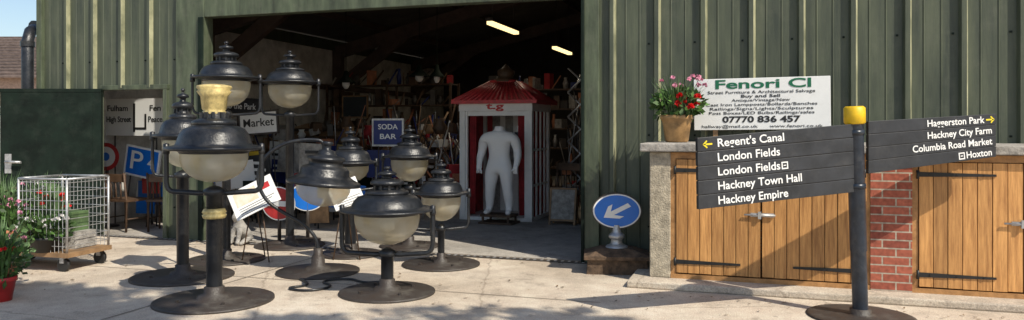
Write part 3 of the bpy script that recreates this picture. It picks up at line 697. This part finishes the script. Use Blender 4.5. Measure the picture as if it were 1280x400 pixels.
poster(TL(-3.02,8.9,.77)@RZ(12)@RY(-27)@Matrix.Rotation(radians(-32),4,'X'),.54,.38)
poster(TL(-1.98,9.05,.80)@RZ(18)@RY(-20)@Matrix.Rotation(radians(-30),4,'X'),.36,.34)
c=M()
for X,Y,z in((-3.02,8.95,.66),(-1.98,9.1,.7)):
    for dx,dy in((-.16,.0),(.16,.0),(0,.35)): c.tube([(X+dx,Y+dy,0),(X+dx*.4,Y+.03,z)],.008,6)
c.obj('poster_easel',[dwood])
ab=empty('a_board_sign',TL(.84,12.35,0)@RZ(-18))
c=M()
for s in(-1,1):
    mt=Matrix.Rotation(radians(12*s),4,'X')
    for bx in(((-.22,-.19),(0,.6)),((.19,.22),(0,.6)),((-.19,.19),(.57,.6)),((-.19,.19),(.06,.09))):
        k=len(c.v); c.bb(bx[0][0],bx[0][1],-.015,.015,bx[1][0],bx[1][1],0)
        for i in range(k,len(c.v)): v=mt@(Vector(c.v[i])-Vector((0,0,.6))); c.v[i]=v+Vector((0,0,.6))
    k=len(c.v); c.bb(-.19,.19,-.006,.006,.09,.57,1)
    for i in range(k,len(c.v)): v=mt@(Vector(c.v[i])-Vector((0,0,.6))); c.v[i]=v+Vector((0,0,.6))
c.obj('boards',[lwood,stst],ab)

# ------------------------------------------------------------ dog statue, clutter
DJ=[((0,0,.12),.09),((0,-.03,.2),.085),((0,-.07,.29),.065),((0,-.09,.35),.045),((0,-.12,.40),.055),((0,-.19,.385),.032),((.055,.02,.07),.06),((.075,-.1,.05),.03),((.08,-.17,.02),.022),((-.055,.02,.07),.06),((-.075,-.1,.05),.03),((-.08,-.17,.02),.022),((.045,-.12,.2),.035),((.045,-.15,.08),.024),((.045,-.18,.02),.026),((-.045,-.12,.2),.035),((-.045,-.15,.08),.024),((-.045,-.18,.02),.026),((0,.1,.05),.025),((.08,.15,.03),.014),((.045,-.1,.46),.012),((-.045,-.1,.46),.012)]
DE=[(0,1),(1,2),(2,3),(3,4),(4,5),(0,6),(6,7),(7,8),(0,9),(9,10),(10,11),(2,12),(12,13),(13,14),(2,15),(15,16),(16,17),(0,18),(18,19),(4,20),(4,21)]
skin('stone_dog_statue',DJ,DE,stst,TL(-3.66,10.35,0)@RZ(-25)@Matrix.Diagonal((1.3,1,.95,1)))
def chair(X,Y,rot,m,h=.46,back=.9,z=0):
    c=M(); w=.24
    for x in(-w,w):
        c.tube([(x,-.2,0),(x,-.19,h)],.017,6,0); c.tube([(x,.2,0),(x,.19,h),(x,.24,back)],.017,6,0); c.tube([(x,-.2,.2),(x,.2,.2)],.01,6,0)
    c.bb(-w-.03,w+.03,-.23,.22,h,h+.035,0); c.bb(-w,w,.2,.23,back-.14,back-.02,0)
    for i in range(4): c.tube([(-w+.1+i*.1,.2,h),(-w+.1+i*.1,.22,back-.1)],.01,6,0)
    return c.obj('wooden_chair',[m],mw=WM@TL(X,Y,z)@RZ(rot))
chair(-6.75,.7,200,dwood); chair(-7.4,.5,175,dwood); chair(-6.7,2.7,150,dwood); chair(-5.9,3.6,30,lwood); chair(-4.4,4.6,190,dwood); chair(-5.1,4.9,10,red); chair(-1.1,3.9,160,dwood,.46,1.0); chair(-.7,4.9,190,lwood)
cm=[dwood,lwood,blackd,terra,steel,navy,stst,leaf,curt,white]
def shelf(X,Y,rot,w,h,n):
    c=M(); d=.5
    for x in(0,w/2,w):
        for y in(0,d): c.bb(x-.025,x+.025,y-.025,y+.025,0,h,0)
    for k in range(n):
        z=.15+k*(h-.2)/(n-1); c.bb(0,w,0,d,z,z+.03,0)
        x=.05
        while x<w-.1:
            a=U(.05,.22); hh=U(.08,(h/n)*.9); mi=random.choice((0,0,0,1,2,2,2,3,4,5,6,8))
            if R()<.4: c.box((x+a/2,U(.1,.3),z+.032+hh/2),(a*.9,U(.15,.3),hh),mi,rz=U(-.3,.3))
            elif R()<.5: c.tube([(x,.1,z+.035),(x+a,U(.1,.3),z+.03+hh)],U(.01,.03),6,mi)
            else:
                q=a*.4; c.lathe((x+a/2,.2,z+.032),[(0,0),(q*.7,0),(q,hh*.5),(q*.5,hh*.8),(q*.6,hh),(0,hh)],12,mi)
            x+=a+.01
    return c.obj('shelf_unit',[dwood]+cm[1:],mw=WM@TL(X,Y,0)@RZ(rot))
shelf(-8.0,7.2,0,3.2,2.6,6); shelf(-4.6,8.4,0,2.6,2.5,6); shelf(-1.6,8.6,0,3.2,2.9,6); shelf(.2,4.6,-60,2.4,2.7,5); shelf(-8.1,2.6,90,2.6,1.5,4)
def wardrobe(X,Y,rot,w,h,d,m,m2):
    c=M(); c.bb(-w/2,w/2,-d/2,d/2,.08,h,0); c.bb(-w/2-.04,w/2+.04,-d/2-.04,d/2+.04,h,h+.06,1); c.bb(-w/2-.02,w/2+.02,-d/2-.02,d/2+.02,0,.08,1)
    for s in(-1,1):
        c.bb(s*w/4-w*.2,s*w/4+w*.2,-d/2-.015,-d/2,h*.45,h*.93,1); c.bb(s*w/4-w*.2,s*w/4+w*.2,-d/2-.015,-d/2,h*.1,h*.4,1); c.box((s*.05,-d/2-.03,h*.5),(.03,.03,.06),2)
    return c.obj('cabinet',[m,m2,steel],mw=WM@TL(X,Y,0)@RZ(rot),bevel=.006)
wardrobe(-6.9,5.2,10,1.1,1.5,.5,lwood,dwood); wardrobe(-4.9,6.2,-5,1.3,1.15,.5,dwood,lwood); wardrobe(-3.7,6.4,4,.9,1.9,.5,dwood,blackd); wardrobe(-7.6,4.2,75,1.2,1.1,.5,dwood,lwood); wardrobe(-.3,6.5,-12,1.4,2.2,.5,dwood,dwood)
c=M()
for _ in range(800):
    t=U(-7.8,-3.1); y=U(4.0,7.0); z=U(0.05,1.0)+(1.0 if R()<.35 else 0); q_=R(); mi=random.choice((0,0,0,1,2,2,3,4,5,6,8,9))
    if q_<.35: c.box((t,y,z*.8),(U(.06,.35),U(.05,.3),U(.05,.25)),mi,rz=U(0,3),ry=U(-.3,.3))
    elif q_<.8: c.tube([(t,y,z*.5),(t+U(-.5,.5),y+U(-.3,.3),z*.5+U(.3,1.2))],U(.006,.022),6,mi)
    else:
        r_=U(.05,.16); c.lathe((t,y,z*.8),[(0,0),(r_*.6,0),(r_,r_*.8),(r_*.5,r_*1.6),(r_*.7,r_*2),(0,r_*2)],14,mi)
for _ in range(320):
    t=U(-1.45,1.2); y=U(3.9,6.2); z=U(0.05,1.7); mi=random.choice((0,2,2,3,4,6,0,1))
    if R()<.35: c.box((t,y,z*.6),(U(.06,.3),U(.05,.3),U(.05,.3)),mi,rz=U(0,3),ry=U(-.3,.3))
    else: c.tube([(t,y,z*.2),(t+U(-.4,.4),y+U(-.1,.3),z+.7)],U(.006,.02),6,mi)
c.obj('salvage_pile',cm,mw=WM)
# items hanging from the purlins
c=M()
for t,y,z,r_ in((-6.2,5,2.5,.2),(-5.2,6.4,2.7,.24),(-4.3,5.3,2.6,.16),(-1.1,6,2.7,.22),(-.6,7,2.5,.18)):
    c.tube([(t,y,z+.2),(t,y,ztop(t)-.1)],.008,5,0); c.lathe((t,y,z),[(0,.25),(r_*.2,.24),(r_*.35,.12),(r_,0),(r_*.95,-.01),(r_*.3,.1),(0,.12)],20,0)
    c.lathe((t,y,z),[(r_*.4,.02),(r_*.4,-.05),(r_*.2,-.12),(0,-.13)],14,1)
c.obj('pendant_lamps',[greend,signw],mw=WM)
c=M()
for i in range(5):
    z=.5+i*.42; c.tube([(-.2,0,z),(.25,0,z+.42)],.016,6); c.tube([(.25,.02,z),(-.2,.02,z+.42)],.016,6)
c.tube([(-.2,0,0),(-.2,0,.5)],.016,6); c.tube([(.25,0,0),(.25,0,.5)],.016,6)
c.obj('folding_trellis',[steel],mw=WM@TL(-1.05,3.9,0))
panel('picture_frame',WM@TL(-5.6,4.1,.9)@RY(5),.5,.6,photo1,gold)
panel('picture_frame',WM@TL(-6.9,6.6,2.05),.6,.45,glassd,lwood)
c=M(); c.lathe((0,0,.62),[(0,0),(.17,0),(.18,.03),(0,.05)],18,0)
for a in range(3):
    t=a*2*pi/3; c.tube([(.1*cos(t),.1*sin(t),.62),(.22*cos(t),.22*sin(t),0)],.014,6,1)
c.lathe((0,0,.25),[(.165,0),(.175,.01),(.165,.02)],16,1)
c.obj('bar_stool',[dwood,steel],mw=WM@TL(-3.5,3.3,0))

# ------------------------------------------------------------ sun direction, yard tree behind the photographer
EL=radians(47)
SH=Vector((.68,-.733,0)).normalized()
S=SH*cos(EL); S.z=sin(EL)
t=M(); bx,by=4.2,-2.6
t.tube([(bx,by,0),(bx-.1,by+.1,3),(bx-.4,by+.6,6),(bx-.9,by+1.2,8.6)],[.26,.2,.14,.07],10,0)
cl=[]
for i in range(44):
    if i<30: gx,gy=U(-5.6,-3.3),U(5.9,7.3)
    else: gx,gy=U(-3.0,.8),U(5.2,6.3)
    k=U(7.6,9.4); e=Vector((gx,gy,0))+S*(k/cos(EL)); cl.append(e)
    hz=Vector((bx-.5,by+.7,U(5.5,8)))
    t.tube([hz,hz.lerp(e,.5)+Vector((0,0,.3)),e],[.05,.03,.01],5,0)
for e in cl: t.leaves(e,(.46,.46,.34),170,.19,1,0,.0)
for _ in range(14): t.leaves((bx-.5+U(-1.8,1.8),by+U(-1.8,1.2),U(7.5,10)),(.7,.7,.5),150,.15,1,0,.0)
t.obj('yard_tree',[bark,leaf])

# ------------------------------------------------------------ world, sun, camera
wd=bpy.data.worlds.new('World'); scene.world=wd; wd.use_nodes=True; N=wd.node_tree.nodes
sk=N.new('ShaderNodeTexSky'); sk.sky_type='NISHITA'; sk.sun_disc=False; sk.sun_elevation=EL; sk.sun_rotation=math.atan2(S.x,S.y)
wd.node_tree.links.new(sk.outputs[0],N['Background'].inputs[0]); N['Background'].inputs[1].default_value=.14
sl=bpy.data.lights.new('sun','SUN'); sl.energy=5.0; sl.angle=radians(.5); sl.color=(1,.93,.80)
so=bpy.data.objects.new('sun',sl); COL.objects.link(so); so.rotation_euler=S.to_track_quat('Z','Y').to_euler(); so.location=(5,-5,10)
cd=bpy.data.cameras.new('camera'); cam=bpy.data.objects.new('camera',cd); COL.objects.link(cam)
cam.location=(0,0,1.6); cam.rotation_euler=(pi/2,0,0); cd.sensor_width=36; cd.lens=36*950/1280; cd.shift_y=-42/1280; cd.clip_end=1000; cd.clip_start=.05
scene.camera=cam
scene.view_settings.view_transform='Standard'; scene.view_settings.look='None'; scene.view_settings.exposure=0
